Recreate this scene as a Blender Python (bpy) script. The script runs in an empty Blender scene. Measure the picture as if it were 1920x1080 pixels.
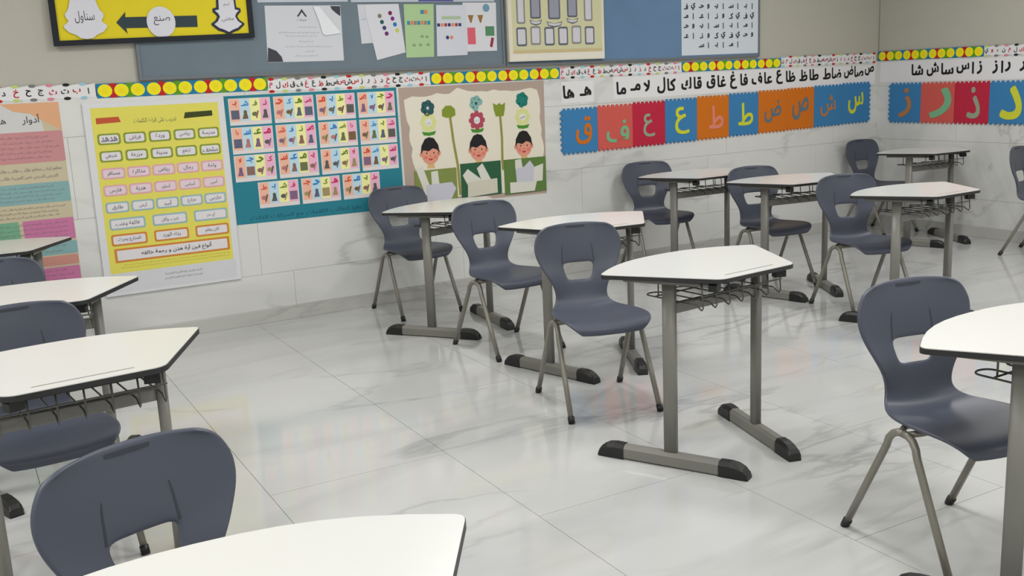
import bpy, bmesh, math, random
from mathutils import Matrix, Vector
random.seed(7)
S = bpy.context.scene
COL = S.collection

# ------------------------------------------------------------------ camera, world, lights, exposure
cam_d = bpy.data.cameras.new('camera'); cam_d.sensor_width = 36.0; cam_d.lens = 1890.0/1920.0*36.0
cam_d.clip_start = 0.05
cam = bpy.data.objects.new('camera', cam_d); COL.objects.link(cam)
def _n(v): return v.normalized()
_X = _n(Vector((4430-960, -12-540, 1890.0))); _Y = Vector((-126-960, 195-540, 1890.0))
_Y = _n(_Y - _X*_X.dot(_Y)); _Z = _X.cross(_Y)
if _Z.y > 0: _Z = -_Z
R = Matrix((_X, _Y, _Z))                      # rows: world axes in camera space (x right, y down, z forward)
M = Matrix.Identity(4)
for i in range(3):
    M[i][0] = R[i][0]; M[i][1] = -R[i][1]; M[i][2] = -R[i][2]
M[2][3] = 1.42
cam.matrix_world = M
S.camera = cam

w = bpy.data.worlds.new('world'); S.world = w; w.use_nodes = True
w.node_tree.nodes['Background'].inputs[0].default_value = (0.8, 0.85, 0.9, 1)
w.node_tree.nodes['Background'].inputs[1].default_value = 0.3
S.view_settings.view_transform = 'Standard'; S.view_settings.look = 'None'
S.view_settings.gamma = 1.0; S.view_settings.use_curve_mapping = False
S.view_settings.exposure = -0.06
LAMP_W = 36.0
BOUNCE_WHITE = (222, 222, 218)  # white for the unseen left and front walls, picked to bounce light
LAMPS = [(x, y) for x in (-0.9, 2.2, 5.3) for y in (-0.9, 1.6, 4.1)]
for x, y in LAMPS:
    l = bpy.data.lights.new('ceiling_panel_light', 'AREA'); l.shape = 'RECTANGLE'; l.size = 0.58; l.size_y = 0.58
    l.energy = LAMP_W; l.color = (1.0, 0.985, 0.95)
    o = bpy.data.objects.new('ceiling_panel_light', l); COL.objects.link(o); o.location = (x, y, 2.955)

# ------------------------------------------------------------------ materials
def srgb(c):
    return tuple(((v/255)/12.92 if v/255 <= 0.04045 else ((v/255+0.055)/1.055)**2.4) for v in c)
MATS = {}
def mat(name, rgb, rough=0.5, spec=0.5, metal=0.0, noise=0.0, nscale=30, emit=0):
    if name in MATS: return MATS[name]
    m = bpy.data.materials.new(name); m.use_nodes = True; nt = m.node_tree; b = nt.nodes['Principled BSDF']
    c = (*srgb(rgb), 1)
    b.inputs['Base Color'].default_value = c
    b.inputs['Roughness'].default_value = rough
    b.inputs['Specular IOR Level'].default_value = spec
    b.inputs['Metallic'].default_value = metal
    if emit:
        b.inputs['Emission Color'].default_value = c; b.inputs['Emission Strength'].default_value = emit
    if noise > 0:
        g = nt.nodes.new('ShaderNodeNewGeometry'); n = nt.nodes.new('ShaderNodeTexNoise'); n.inputs['Scale'].default_value = nscale
        n.inputs['Detail'].default_value = 3
        mx = nt.nodes.new('ShaderNodeMixRGB'); mx.inputs[1].default_value = tuple(v*(1-noise) for v in c[:3])+(1,)
        mx.inputs[2].default_value = tuple(min(1, v*(1+noise)) for v in c[:3])+(1,)
        nt.links.new(g.outputs['Position'], n.inputs['Vector']); nt.links.new(n.outputs['Fac'], mx.inputs[0])
        nt.links.new(mx.outputs[0], b.inputs['Base Color'])
    MATS[name] = m; return m

def marble(name, base, vein, rough, vscale, strength, rot=0.0):
    m = bpy.data.materials.new(name); m.use_nodes = True; nt = m.node_tree; b = nt.nodes['Principled BSDF']
    N = nt.nodes.new; L = nt.links.new
    g = N('ShaderNodeNewGeometry'); mp = N('ShaderNodeMapping'); mp.inputs['Rotation'].default_value = (0, 0, rot)
    mp.inputs['Scale'].default_value = (0.45, 1.5, 1.2)
    L(g.outputs['Position'], mp.inputs['Vector'])
    def vn(scale, width, seed):
        n = N('ShaderNodeTexNoise'); n.noise_dimensions = '4D'; n.inputs['W'].default_value = seed
        n.inputs['Scale'].default_value = scale; n.inputs['Detail'].default_value = 5; n.inputs['Distortion'].default_value = 0.6
        L(mp.outputs['Vector'], n.inputs['Vector'])
        s = N('ShaderNodeMath'); s.operation = 'SUBTRACT'; s.inputs[1].default_value = 0.5; L(n.outputs['Fac'], s.inputs[0])
        a = N('ShaderNodeMath'); a.operation = 'ABSOLUTE'; L(s.outputs[0], a.inputs[0])
        r = N('ShaderNodeMapRange'); r.inputs[1].default_value = 0; r.inputs[2].default_value = width
        r.inputs[3].default_value = 1; r.inputs[4].default_value = 0; L(a.outputs[0], r.inputs[0])
        return r.outputs[0]
    v1 = vn(vscale, 0.022, 1.0); v2 = vn(vscale*0.5, 0.06, 7.0)
    msk = N('ShaderNodeTexNoise'); msk.inputs['Scale'].default_value = 1.3; L(g.outputs['Position'], msk.inputs['Vector'])
    mr = N('ShaderNodeMapRange'); mr.inputs[1].default_value = 0.42; mr.inputs[2].default_value = 0.65; L(msk.outputs['Fac'], mr.inputs[0])
    m1 = N('ShaderNodeMath'); m1.operation = 'MULTIPLY'; L(v1, m1.inputs[0]); L(mr.outputs[0], m1.inputs[1])
    m2 = N('ShaderNodeMath'); m2.operation = 'MULTIPLY'; m2.inputs[1].default_value = 0.35; L(v2, m2.inputs[0])
    ad = N('ShaderNodeMath'); ad.operation = 'ADD'; L(m1.outputs[0], ad.inputs[0]); L(m2.outputs[0], ad.inputs[1])
    st = N('ShaderNodeMath'); st.operation = 'MULTIPLY'; st.inputs[1].default_value = strength; st.use_clamp = True; L(ad.outputs[0], st.inputs[0])
    mx = N('ShaderNodeMixRGB'); mx.inputs[1].default_value = (*srgb(base), 1); mx.inputs[2].default_value = (*srgb(vein), 1)
    L(st.outputs[0], mx.inputs[0]); L(mx.outputs[0], b.inputs['Base Color'])
    b.inputs['Roughness'].default_value = rough; b.inputs['Specular IOR Level'].default_value = 0.5
    return m

M_FLOOR = marble('floor_marble', (193, 194, 194), (146, 147, 149), 0.085, 1.5, 0.6, 0.5)
M_WALLT = marble('wall_marble', (216, 217, 215), (150, 150, 148), 0.22, 1.5, 0.5, 0.0)
M_GROUT = mat('grout', (150, 150, 147), 0.8)
M_PAINT = mat('wall_paint', (180, 178, 168), 0.7, 0.3, noise=0.03, nscale=4)
M_CEIL = mat('ceiling_white', (225, 225, 222), 0.9, 0.2)
M_SKIRT = marble('skirting_marble', (186, 186, 182), (140, 140, 138), 0.25, 2.5, 0.5)
M_TOP = mat('desk_laminate', (214, 214, 212), 0.22, 0.5)
M_EDGE = mat('dark_edge', (34, 34, 36), 0.5)
M_STEEL = mat('painted_grey_steel', (122, 121, 115), 0.38, 0.5)
M_BLACK = mat('black_plastic', (22, 22, 24), 0.45)
M_WIRE = mat('wire_steel', (92, 92, 88), 0.35, 0.5, 0.3)
M_SHELL = mat('blue_grey_plastic', (72, 77, 91), 0.42, 0.5)
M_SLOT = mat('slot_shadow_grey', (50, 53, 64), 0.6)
M_TUBE = mat('satin_grey_tube', (132, 129, 120), 0.32, 0.5, 0.25)
M_GROOVE = mat('groove_grey', (140, 140, 138), 0.5)

# ------------------------------------------------------------------ helpers
def link(name, me, parent=None, mats=(), loc=None, rot=None, mw=None):
    o = bpy.data.objects.new(name, me); COL.objects.link(o)
    if me is not None and mats and len(me.materials) == 0:
        for m in mats: me.materials.append(m)
    if parent is not None: o.parent = parent
    if loc is not None: o.location = loc
    if rot is not None: o.rotation_euler = rot
    if mw is not None: o.matrix_world = mw
    return o
def tag(o, label=None, cat=None, group=None, kind=None):
    if label: o['label'] = label
    if cat: o['category'] = cat
    if group: o['group'] = group
    if kind: o['kind'] = kind
    return o
def from_bm(name, bm, smooth=False):
    me = bpy.data.meshes.new(name); bm.to_mesh(me); bm.free()
    if smooth:
        for p in me.polygons: p.use_smooth = True
    return me
def box(bm, x0, x1, y0, y1, z0, z1, mi=0, bev=0.0):
    vs = [bm.verts.new(p) for p in ((x0,y0,z0),(x1,y0,z0),(x1,y1,z0),(x0,y1,z0),(x0,y0,z1),(x1,y0,z1),(x1,y1,z1),(x0,y1,z1))]
    fs = [bm.faces.new([vs[i] for i in q]) for q in ((0,3,2,1),(4,5,6,7),(0,1,5,4),(1,2,6,5),(2,3,7,6),(3,0,4,7))]
    for f in fs: f.material_index = mi
    if bev:
        es = list({e for f in fs for e in f.edges})
        bmesh.ops.bevel(bm, geom=es, offset=bev, segments=2, affect='EDGES', profile=0.5)
    return fs
def boxme(name, *a, bev=0.0):
    bm = bmesh.new(); box(bm, *a, bev=bev); return from_bm(name, bm)
def tube(bm, pts, r, n=10, ry=None, caps=True):
    """sweep a round (or oval) section along a polyline"""
    pts = [Vector(p) for p in pts]; rings = []
    up = Vector((0, 0, 1)); prev = None
    for i, p in enumerate(pts):
        t = (pts[min(i+1, len(pts)-1)] - pts[max(i-1, 0)]).normalized()
        if prev is None:
            a = Vector((1, 0, 0)) if abs(t.x) < 0.9 else Vector((0, 1, 0))
            a = (a - t*a.dot(t)).normalized()
        else:
            a = (prev - t*prev.dot(t)).normalized()
        prev = a; b = t.cross(a)
        rr = ry or r
        rings.append([bm.verts.new(p + a*math.cos(2*math.pi*k/n)*r + b*math.sin(2*math.pi*k/n)*rr) for k in range(n)])
    for i in range(len(rings)-1):
        for k in range(n):
            bm.faces.new((rings[i][k], rings[i][(k+1) % n], rings[i+1][(k+1) % n], rings[i+1][k]))
    if caps:
        bm.faces.new(list(reversed(rings[0]))); bm.faces.new(rings[-1])
def arc(c, r, a0, a1, n, ax=(1,0,0), ay=(0,0,1)):
    c = Vector(c); ax = Vector(ax); ay = Vector(ay)
    return [c + ax*r*math.cos(a0+(a1-a0)*i/n) + ay*r*math.sin(a0+(a1-a0)*i/n) for i in range(n+1)]
def prism(bm, pts, z0, z1, axis='z', mi=0):
    """extrude a 2-D outline; axis z: (x,y) outline"""
    def P(p, h): return (p[0], p[1], h) if axis == 'z' else ((h, p[0], p[1]) if axis == 'x' else (p[0], h, p[1]))
    a = [bm.verts.new(P(p, z0)) for p in pts]; b = [bm.verts.new(P(p, z1)) for p in pts]
    fs = [bm.faces.new(list(reversed(a))), bm.faces.new(b)]
    n = len(pts)
    for i in range(n): fs.append(bm.faces.new((a[i], a[(i+1) % n], b[(i+1) % n], b[i])))
    for f in fs: f.material_index = mi
    return fs
def copy_tree(o, parent=None):
    c = o.copy(); COL.objects.link(c); c.parent = parent
    for ch in KIDS.get(o.name, []): copy_tree(ch, c)
    return c

# ------------------------------------------------------------------ room shell
ALPHA = math.atan(0.026); XB = 7.15; Y0 = 6.03; YC = Y0 + 0.026*XB; H = 3.0; XL = -2.6; YF = -2.5
SC = XB/math.cos(ALPHA)                                            # corner position along the back wall
WA = Matrix.Translation((0, Y0, 0)) @ Matrix.Rotation(ALPHA, 4, 'Z')     # local x along the wall, +y into the wall
WB = Matrix.Translation((XB, YC, 0)) @ Matrix.Rotation(-math.pi/2, 4, 'Z')
# floor of large polished tiles
fl = tag(link('floor', boxme('floor', XL, XB+0.1, YF, YC+0.1, -0.12, -0.012), mats=[M_GROUT]), kind='structure')
tile_me = {}
def tile_mesh(wx, wy, th=0.012, bev=0.0015):
    k = (round(wx, 3), round(wy, 3))
    if k not in tile_me:
        bm = bmesh.new(); box(bm, 0.001, wx-0.001, 0.001, wy-0.001, -th, 0)
        me = from_bm('floor_tile', bm); me.materials.append(M_FLOOR); tile_me[k] = me
    return tile_me[k]
xs = [0.85 + 0.7*k for k in range(-5, 10)]
for xi, x in enumerate(xs):
    x0 = max(x, XL); x1 = min(x+0.7, XB)
    if x1 - x0 < 0.02: continue
    y = 4.09 - 1.4*6 - (0.7 if xi % 2 else 0.0)
    while y < YC:
        ya = max(y, YF); yb = min(y+1.4, YC)
        if yb - ya > 0.02:
            t = link('floor_tile', tile_mesh(x1-x0, yb-ya), fl, loc=(x0, ya, 0))
        y += 1.4
# walls
def wall(name, mw, length, tiled=True, s_start=0.0, th=0.15):
    o = link(name, boxme(name, s_start, length, 0.008, th, 0, H), mats=[M_PAINT if tiled else mat('bounce_white_paint', BOUNCE_WHITE, 0.7)], mw=mw); tag(o, kind='structure')
    if tiled:
        rows = [(0.085, 0.305), (0.305, 0.757), (0.757, 1.209), (1.209, 1.42)]
        cache = {}
        for r, (z0, z1) in enumerate(rows):
            s = s_start + (0 if s_start == 0 else 0) - (0.59 if r % 2 else 0.39)
            while s < length:
                a = max(s, s_start); b = min(s+1.2, length)
                if b-a > 0.02:
                    k = (round(b-a, 3), round(z1-z0, 3))
                    if k not in cache:
                        cache[k] = boxme('wall_tile', 0.0008, b-a-0.0008, 0.0, 0.008, 0.0008, z1-z0-0.0008); cache[k].materials.append(M_WALLT)
                    t = link('wall_tile', cache[k], o); t.location = (a, 0, z0)
                s += 1.2
        g = link('tile_joint', boxme('tile_joint', s_start, length, 0.003, 0.008, 0.085, 1.42), o, mats=[M_GROUT])
    return o
WALLA = wall('wall_back', WA, SC+0.16, True, XL)
WALLB = wall('wall_right', WB, YC-YF, True)
WALLL = wall('wall_left', Matrix.Translation((XL, YF, 0)) @ Matrix.Rotation(math.pi/2, 4, 'Z'), 8.46, False)
WALLF = wall('wall_front', Matrix.Translation((XB, YF, 0)) @ Matrix.Rotation(math.pi, 4, 'Z'), XB-XL, False)
ce = tag(link('ceiling', boxme('ceiling', XL-0.1, XB+0.1, YF-0.1, YC+0.1, H, H+0.1), mats=[M_CEIL]), kind='structure')
def skirting(name, mw, s0, s1):
    bm = bmesh.new(); box(bm, s0, s1, -0.010, 0.008, 0.0, 0.085, bev=0.002)
    return tag(link(name, from_bm(name, bm), mats=[M_SKIRT], mw=mw), kind='structure')
skirting('baseboard_back', WA, XL, SC-0.01)
skirting('baseboard_right', WB, 0.012, YC-YF)
# ceiling light fittings (outside the photograph, they hold the lamps)
fr_me = boxme('frame', -0.32, 0.32, -0.32, 0.32, -0.02, 0.0); fr_me.materials.append(mat('lamp_frame', (235, 235, 235), 0.5))
for i, (x, y) in enumerate(LAMPS):
    link('ceiling_light', fr_me, loc=(x, y, H))
    rowp = {-0.9: 'behind the viewer', 1.6: 'over the front desks', 4.1: 'towards the back wall'}[y]
    tag(COL.objects[-1], 'square white ceiling light panel %s, %s' % (rowp, {-0.9: 'on the left', 2.2: 'in the middle', 5.3: 'on the right'}[x]), 'ceiling light', 'ceiling light panels')

# ------------------------------------------------------------------ lettering (Arabic shaping with presentation forms)
FORM = dict(zip('بتثجحخسشصضطظعغفقكلمنهي', (0xFE8F,0xFE95,0xFE99,0xFE9D,0xFEA1,0xFEA5,0xFEB1,0xFEB5,0xFEB9,0xFEBD,0xFEC1,0xFEC5,0xFEC9,0xFECD,0xFED1,0xFED5,0xFED9,0xFEDD,0xFEE1,0xFEE5,0xFEE9,0xFEF1)))
FORM2 = dict(zip('ادذرزوىةأ', (0xFE8D,0xFEA9,0xFEAB,0xFEAD,0xFEAF,0xFEED,0xFEEF,0xFE93,0xFE83)))
def shape(word):
    out = []; i = 0; n = len(word); prevj = False
    while i < n:
        c = word[i]; nx = word[i+1] if i+1 < n else ''
        if c == 'ل' and nx == 'ا':
            out.append(chr(0xFEFB + (1 if prevj else 0))); prevj = False; i += 2; continue
        nj = nx in FORM or nx in FORM2 or nx == 'ـ'
        if nx == '': nj = False
        if c in FORM:
            b = FORM[c]
            out.append(chr(b + (3 if prevj and nj else 2 if nj else 1 if prevj else 0))); prevj = nj
        elif c in FORM2:
            out.append(chr(FORM2[c] + (1 if prevj else 0))); prevj = False
        elif c == 'ـ': out.append('\u0640'); prevj = True
        else: out.append(c); prevj = False
        i += 1
    return ''.join(reversed(out))
GL = {}
def glyph(txt, bold=0.0, latin=False):
    k = (txt, bold)
    if k in GL: return GL[k]
    c = bpy.data.curves.new('t', 'FONT'); c.body = txt if latin else shape(txt); c.size = 1; c.resolution_u = 2
    o = bpy.data.objects.new('t', c); COL.objects.link(o); bpy.context.view_layer.update()
    dg = bpy.context.evaluated_depsgraph_get()
    me = bpy.data.meshes.new_from_object(o.evaluated_get(dg))
    v = [(p.co.x, p.co.y) for p in me.vertices]; f = [tuple(p.vertices) for p in me.polygons]
    bpy.data.objects.remove(o); bpy.data.curves.remove(c); bpy.data.meshes.remove(me)
    if not v: v = [(0, 0), (1, 0), (1, 1)]; f = [(0, 1, 2)]
    x0 = min(p[0] for p in v); x1 = max(p[0] for p in v); y0 = min(p[1] for p in v); y1 = max(p[1] for p in v)
    v = [(p[0]-(x0+x1)/2, p[1]-(y0+y1)/2) for p in v]
    if bold > 0:                                   # heavier weight: overlapping shifted strokes
        b = bold*0.8; v0, f0 = v, f; v = []; f = []
        for dx, dy in ((-b, -b), (b, -b), (-b, b), (b, b)):
            n = len(v); v += [(p[0]+dx, p[1]+dy) for p in v0]; f += [tuple(q+n for q in t) for t in f0]
    GL[k] = (v, f, x1-x0, y1-y0)
    return GL[k]

class Print:
    """flat printed or cut pieces lying on a wall; one mesh per part name, layered by real thickness"""
    def __init__(s, name, mw, s0, z0, base_off=0.0, rot=0.0):
        s.name = name; s.mw = mw @ Matrix.Translation((s0, -base_off, z0)) @ Matrix.Rotation(rot, 4, 'Y'); s.s0 = s0; s.z0 = z0; s.parts = {}
        s.rootparts = None
    def bm(s, part):
        if part not in s.parts: s.parts[part] = (bmesh.new(), [])
        return s.parts[part]
    def mi(s, part, m):
        l = s.parts[part][1]
        if m not in l: l.append(m)
        return l.index(m)
    def poly(s, part, pts, m, off, th=0.0004, rel=False):
        bm, _ = s.bm(part); i = s.mi(part, m)
        if not rel: pts = [(p[0]-s.s0, p[1]-s.z0) for p in pts]
        prism(bm, pts, -off-th, -off, 'y', i)
    def rect(s, part, s0, z0, s1, z1, m, off, th=0.0004, r=0.0):
        if r <= 0: s.poly(part, [(s0, z0), (s1, z0), (s1, z1), (s0, z1)], m, off, th); return
        pts = []
        for cx, cz, a in ((s1-r, z0+r, -90), (s1-r, z1-r, 0), (s0+r, z1-r, 90), (s0+r, z0+r, 180)):
            for k in range(4): t = math.radians(a + 30*k); pts.append((cx+r*math.cos(t), cz+r*math.sin(t)))
        s.poly(part, pts, m, off, th)
    def disc(s, part, x, z, rx, rz, m, off, th=0.0004, n=14):
        s.poly(part, [(x+rx*math.cos(2*math.pi*k/n), z+rz*math.sin(2*math.pi*k/n)) for k in range(n)], m, off, th)
    def text(s, part, txt, x, z, m, off, h=None, wd=None, size=None, bold=0.0, latin=False, maxw=None, th=None):
        v, f, gw, gh = glyph(txt, bold, latin)
        if size: kx = kz = size
        else:
            kz = h/gh if h else wd/gw; kx = wd/gw if wd else kz
        if maxw and gw*kx > maxw: kx = maxw/gw
        bm, _ = s.bm(part); i = s.mi(part, m)
        n1 = max(1, len(v)//(4 if bold > 0 else 1))
        vs = [bm.verts.new((x-s.s0+p[0]*kx, -off-0.0001*(a//n1), z-s.z0+p[1]*kz)) for a, p in enumerate(v)]
        fs = []
        for q in f:
            try: g = bm.faces.new([vs[a] for a in q]); g.material_index = i; fs.append(g)
            except ValueError: pass
        if th:
            r = bmesh.ops.extrude_face_region(bm, geom=fs)
            for e in r['geom']:
                if isinstance(e, bmesh.types.BMVert): e.co.y -= th
                if isinstance(e, bmesh.types.BMFace): e.material_index = i
            for g in bm.faces: g.material_index = g.material_index
    def build(s, root, label, cat, group=None):
        ro = None
        order = [root] + [p for p in s.parts if p != root]
        for p in order:
            bm, ml = s.parts[p]
            bmesh.ops.recalc_face_normals(bm, faces=bm.faces[:])
            me = from_bm(p, bm)
            for m in ml: me.materials.append(m)
            if ro is None:
                ro = link(s.name, me, mw=s.mw); tag(ro, label, cat, group)
            else:
                q = link(p.split('#')[0], me, ro)
                if p.split('#')[0] in ('scallop_print', 'corner_print', 'letter_print', 'printed_text', 'handwriting', 'printed_letter_pair'): q['kind'] = 'stuff'
        return ro

W_ = lambda n, c, r=0.6: mat('print_'+n, c, r, 0.3)
P_WHITE = W_('white', (222, 222, 224)); P_CREAM = W_('cream', (226, 220, 204)); P_BLACK = W_('black', (28, 26, 28))
P_YEL = W_('yellow', (240, 226, 24)); P_BLUE = W_('blue', (20, 120, 165)); P_RED = W_('red', (186, 26, 34)); P_GREEN = W_('green', (88, 150, 30))
P_GREY = W_('grey', (120, 120, 124)); P_PINK = W_('pink', (214, 130, 150)); P_DGREY = W_('dark_grey', (62, 64, 72))

# ------------------------------------------------------------------ border strips along the top of the tiles
def dot_strip(mw, s0, s1, z0, z1, n, label):
    p = Print('dot_border_strip', mw, (s0+s1)/2, (z0+z1)/2)
    p.rect('strip', s0, z0, s1, z1, P_BLUE, 0.001)
    cols = [P_BLUE, P_GREEN, P_RED]; wd = (s1-s0)/n
    for k in range(n+1):
        a = s0 + wd*(k-0.22); b = s0 + wd*(k+0.22)
        p.rect('strip', max(a, s0), z0, min(b, s1), z1, cols[(k*2) % 3], 0.0016)
    for k in range(n):
        q = 'yellow_dot#%d' % k
        p.disc(q, s0+wd*(k+0.5), (z0+z1)/2, wd*0.44, (z1-z0)*0.45, P_YEL, 0.0022, n=18)
        p.disc(q, s0+wd*(k+0.5), (z0+z1)/2, wd*0.18, (z1-z0)*0.2, W_('amber', (238, 218, 22)), 0.0027, n=12)
    p.build('strip', label, 'border strip', 'dotted border strips')
ALPH = 'ابتثجحخدذرزسشصضطظعغفقكلمنهوي'
def letter_strip(mw, s0, s1, z0, z1, label, start=0):
    p = Print('alphabet_border_strip', mw, (s0+s1)/2, (z0+z1)/2)
    n = int(round((s1-s0)/0.042)); pts = []
    for k in range(n+1): pts.append((s0+(s1-s0)*k/n, z0 + (0.006 if k % 2 else 0)))
    for k in range(n, -1, -1): pts.append((s0+(s1-s0)*k/n, z1 - (0.006 if k % 2 else 0)))
    p.poly('strip', pts, P_WHITE, 0.001)
    rc = [P_PINK, P_BLACK, W_('lightblue', (150, 195, 215)), P_RED, W_('lime', (190, 205, 120)), P_GREY]
    m = 0
    for k in range(n):
        x = s0+(s1-s0)*(k+0.5)/n
        if k % 2 == 0:
            for zz, sg in ((z1-0.003, 1), (z0+0.003, -1)):
                p.disc('scallop_print', x, zz, 0.019, 0.009, rc[(k//2+start) % 6], 0.0016, n=8)
    cnt = min(len(ALPH), int((s1-s0)/0.045))
    for k in range(cnt):
        x = s1-(s1-s0)*(k+0.6)/cnt
        p.text('letter_print', ALPH[(k) % 28], x, (z0+z1)/2, [P_BLACK, P_RED, P_DGREY, W_('rose', (190, 60, 90)), P_DGREY][k % 5], 0.0018, size=0.042, bold=0.035)
    p.build('strip', label, 'border strip', 'alphabet border strips')
def zt(s): return 1.492 - 0.0195*math.sin(math.pi*min(1, max(0, s/7.1)))
def zb(s): return 1.420 - 0.02*math.sin(math.pi*min(1, max(0, s/7.1)))
letter_strip(WA, -0.9, 0.785, 1.414, 1.492, 'white alphabet border strip above the pastel poster at far left', 1)
dot_strip(WA, 0.79, 1.75, 1.410, 1.488, 11, 'border strip of yellow dots above the yellow word poster')
letter_strip(WA, 1.755, 2.835, 1.400, 1.477, 'white alphabet border strip above the teal picture chart', 3)
dot_strip(WA, 2.84, 3.848, 1.398, 1.475, 12, 'border strip of yellow dots above the three boys poster')
letter_strip(WA, 3.853, 4.956, 1.400, 1.475, 'white alphabet border strip under the blue notice board', 0)
dot_strip(WA, 4.96, 5.99, 1.403, 1.478, 12, 'border strip of yellow dots under the alphabet chart')
letter_strip(WA, 5.995, 7.12, 1.410, 1.488, 'white alphabet border strip running into the room corner', 2)
dot_strip(WB, 0.004, 1.022, 1.418, 1.500, 12, 'border strip of yellow dots on the right wall')
letter_strip(WB, 1.027, 2.4, 1.418, 1.497, 'white alphabet border strip on the right wall', 4)

# ------------------------------------------------------------------ large letter papers
def letter_paper(mw, s0, s1, z0, z1, items, label, zl):
    p = Print('letter_paper', mw, (s0+s1)/2, (z0+z1)/2)
    p.rect('paper', s0, z0, s1, z1, W_('paper', (226, 225, 228)), 0.0006, r=0.004)
    for i, (t, x, wd) in enumerate(items):
        z = zl(x)
        p.text('printed_letter#%d' % i, t, x, z, P_BLACK, 0.0014, size=0.118, bold=0.04, maxw=wd)
    return p.build('paper', label, 'letter paper')
zl = lambda s: 1.303 + 0.012*(s-3.9)
letter_paper(WA, 3.86, 4.14, 1.225, 1.375, [('ها', 3.92, .10), ('هـ', 4.066, .10)], 'small white paper with the first two big black letters', lambda s: 1.303)
xsA = [4.385,4.515,4.622,4.758,4.856,5.002,5.114,5.248,5.358,5.482,5.592,5.731,5.853,5.979,6.103,6.249,6.372,6.524,6.639,6.788,6.913,7.045]
tA = ['ما','مـ','لا','ل','كا','ك','قا','ق','غا','غ','فا','ف','عا','ع','ظا','ظ','طا','ط','ضا','ض','صا','ص']
letter_paper(WA, 4.31, 7.115, 1.232, 1.392, [(t, x, .108) for t, x in zip(tA, xsA)], 'long white paper of big black letters over the foam tiles, on the back wall', lambda s: 1.310+0.010*(s-4.4)*1.2)
xsB = [0.412,0.562,0.701,0.844,0.935,0.993,1.128,1.188,1.235,1.356,1.43,1.55]
tB = ['شا','ش','سا','س','ا','ز','ز','ا','ر','ر','ذ','د']
letter_paper(WB, 0.03, 1.75, 1.24, 1.405, [(t, x, .11) for t, x in zip(tB, xsB)], 'long white paper of big black letters on the right wall', lambda s: 1.335)

# ------------------------------------------------------------------ foam letter tiles
F_BLUE = mat('foam_blue', (62, 126, 178), 0.85, 0.2); F_SAL = mat('foam_salmon', (205, 92, 84), 0.85, 0.2); F_CRIM = mat('foam_crimson', (186, 42, 66), 0.85, 0.2)
F_OR = mat('foam_orange', (206, 112, 30), 0.85, 0.2); F_G = mat('foam_green', (120, 178, 138), 0.85, 0.2); F_Y = mat('foam_yellow', (205, 210, 60), 0.85, 0.2)
F_PK = mat('foam_pink', (222, 135, 120), 0.85, 0.2); F_GG = mat('foam_grey_green', (150, 160, 140), 0.85, 0.2); F_B2 = mat('foam_slate', (98, 118, 132), 0.85, 0.2); F_O2 = mat('foam_dull_orange', (178, 122, 76), 0.85, 0.2)
def foam(mw, s0, s1, z0, z1, m, lm, txt, lname, cname, left=False, right=False, lh=0.2, lw=0.17, dx=0.0, dz=0.0, zshift=0.0):
    p = Print('foam_letter_tile', mw, (s0+s1)/2, (z0+z1)/2)
    s0 += 0.0006; s1 -= 0.0006
    n = 8; t = 0.014; pts = []
    def teeth(ax, ay, bx, by, nx, ny):
        L = []
        for k in range(n):
            for f, o in ((0.12, 0), (0.22, 1), (0.62, 1), (0.72, 0)):
                u = (k+f)/n; L.append((ax+(bx-ax)*u+nx*t*o, ay+(by-ay)*u+ny*t*o))
        return L
    z0i = z0+t; z1i = z1-t
    pts.append((s0, z0i)); pts += teeth(s0, z0i, s1, z0i, 0, -1); pts.append((s1, z0i))
    if right: pts += teeth(s1, z0i, s1, z1i, 1, 0)
    pts.append((s1, z1i)); pts += teeth(s1, z1i, s0, z1i, 0, 1); pts.append((s0, z1i))
    if left: pts += teeth(s0, z1i, s0, z0i, -1, 0)
    p.poly('tile', pts, m, 0.0, 0.010)
    p.text('letter', txt, (s0+s1)/2+dx, (z0+z1)/2+dz, lm, 0.0095, h=lh, wd=lw, bold=0.018, th=0.003)
    p.build('tile', '%s foam tile with a %s letter %s' % (cname[0], cname[1], lname), 'foam tile', 'foam letter tiles')
zA = lambda s: (0.862+0.0145*(s-3.85), 1.186+0.022*(s-3.85)*0.98)
edges = [3.852, 4.158, 4.476, 4.783, 5.097, 5.424, 5.740, 6.055, 6.367, 6.70, 7.045]
spec = [(F_BLUE, F_OR, 'ق', 'qaf', ('blue', 'orange')), (F_SAL, F_G, 'ف', 'feh', ('salmon', 'green')), (F_CRIM, F_GG, 'ع', 'ain', ('crimson', 'grey green')),
        (F_BLUE, F_Y, 'ع', 'ain', ('blue', 'yellow')), (F_OR, F_PK, 'ط', 'tah', ('orange', 'pink')), (F_BLUE, F_Y, 'ط', 'tah', ('blue', 'yellow')),
        (F_OR, F_B2, 'ض', 'dad', ('orange', 'slate')), (F_OR, F_B2, 'ص', 'sad', ('orange', 'slate')), (F_BLUE, F_O2, 'ش', 'sheen', ('blue', 'dull orange')), (F_BLUE, F_Y, 'س', 'seen', ('blue', 'yellow'))]
for k, (m, lm, t, ln, cn) in enumerate(spec):
    a, b = edges[k], edges[k+1]; z0, z1 = zA((a+b)/2)
    foam(WA, a, b, z0, z1, m, lm, t, ln, cn, left=(k == 0), right=(k == 9), lh=(.19,.155,.165,.20,.17,.17,.17,.17,.17,.17)[k], lw=(.135,.20,.105,.135,.14,.15,.18,.18,.18,.18)[k], dx=(.03,.02,0,.01,.03,.02,0,0,0,0)[k], dz=(0,-.03,-.01,0,0,0,0,0,0,0)[k])
eb = [0.146, 0.463, 0.785, 1.098, 1.43, 1.75]
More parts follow.
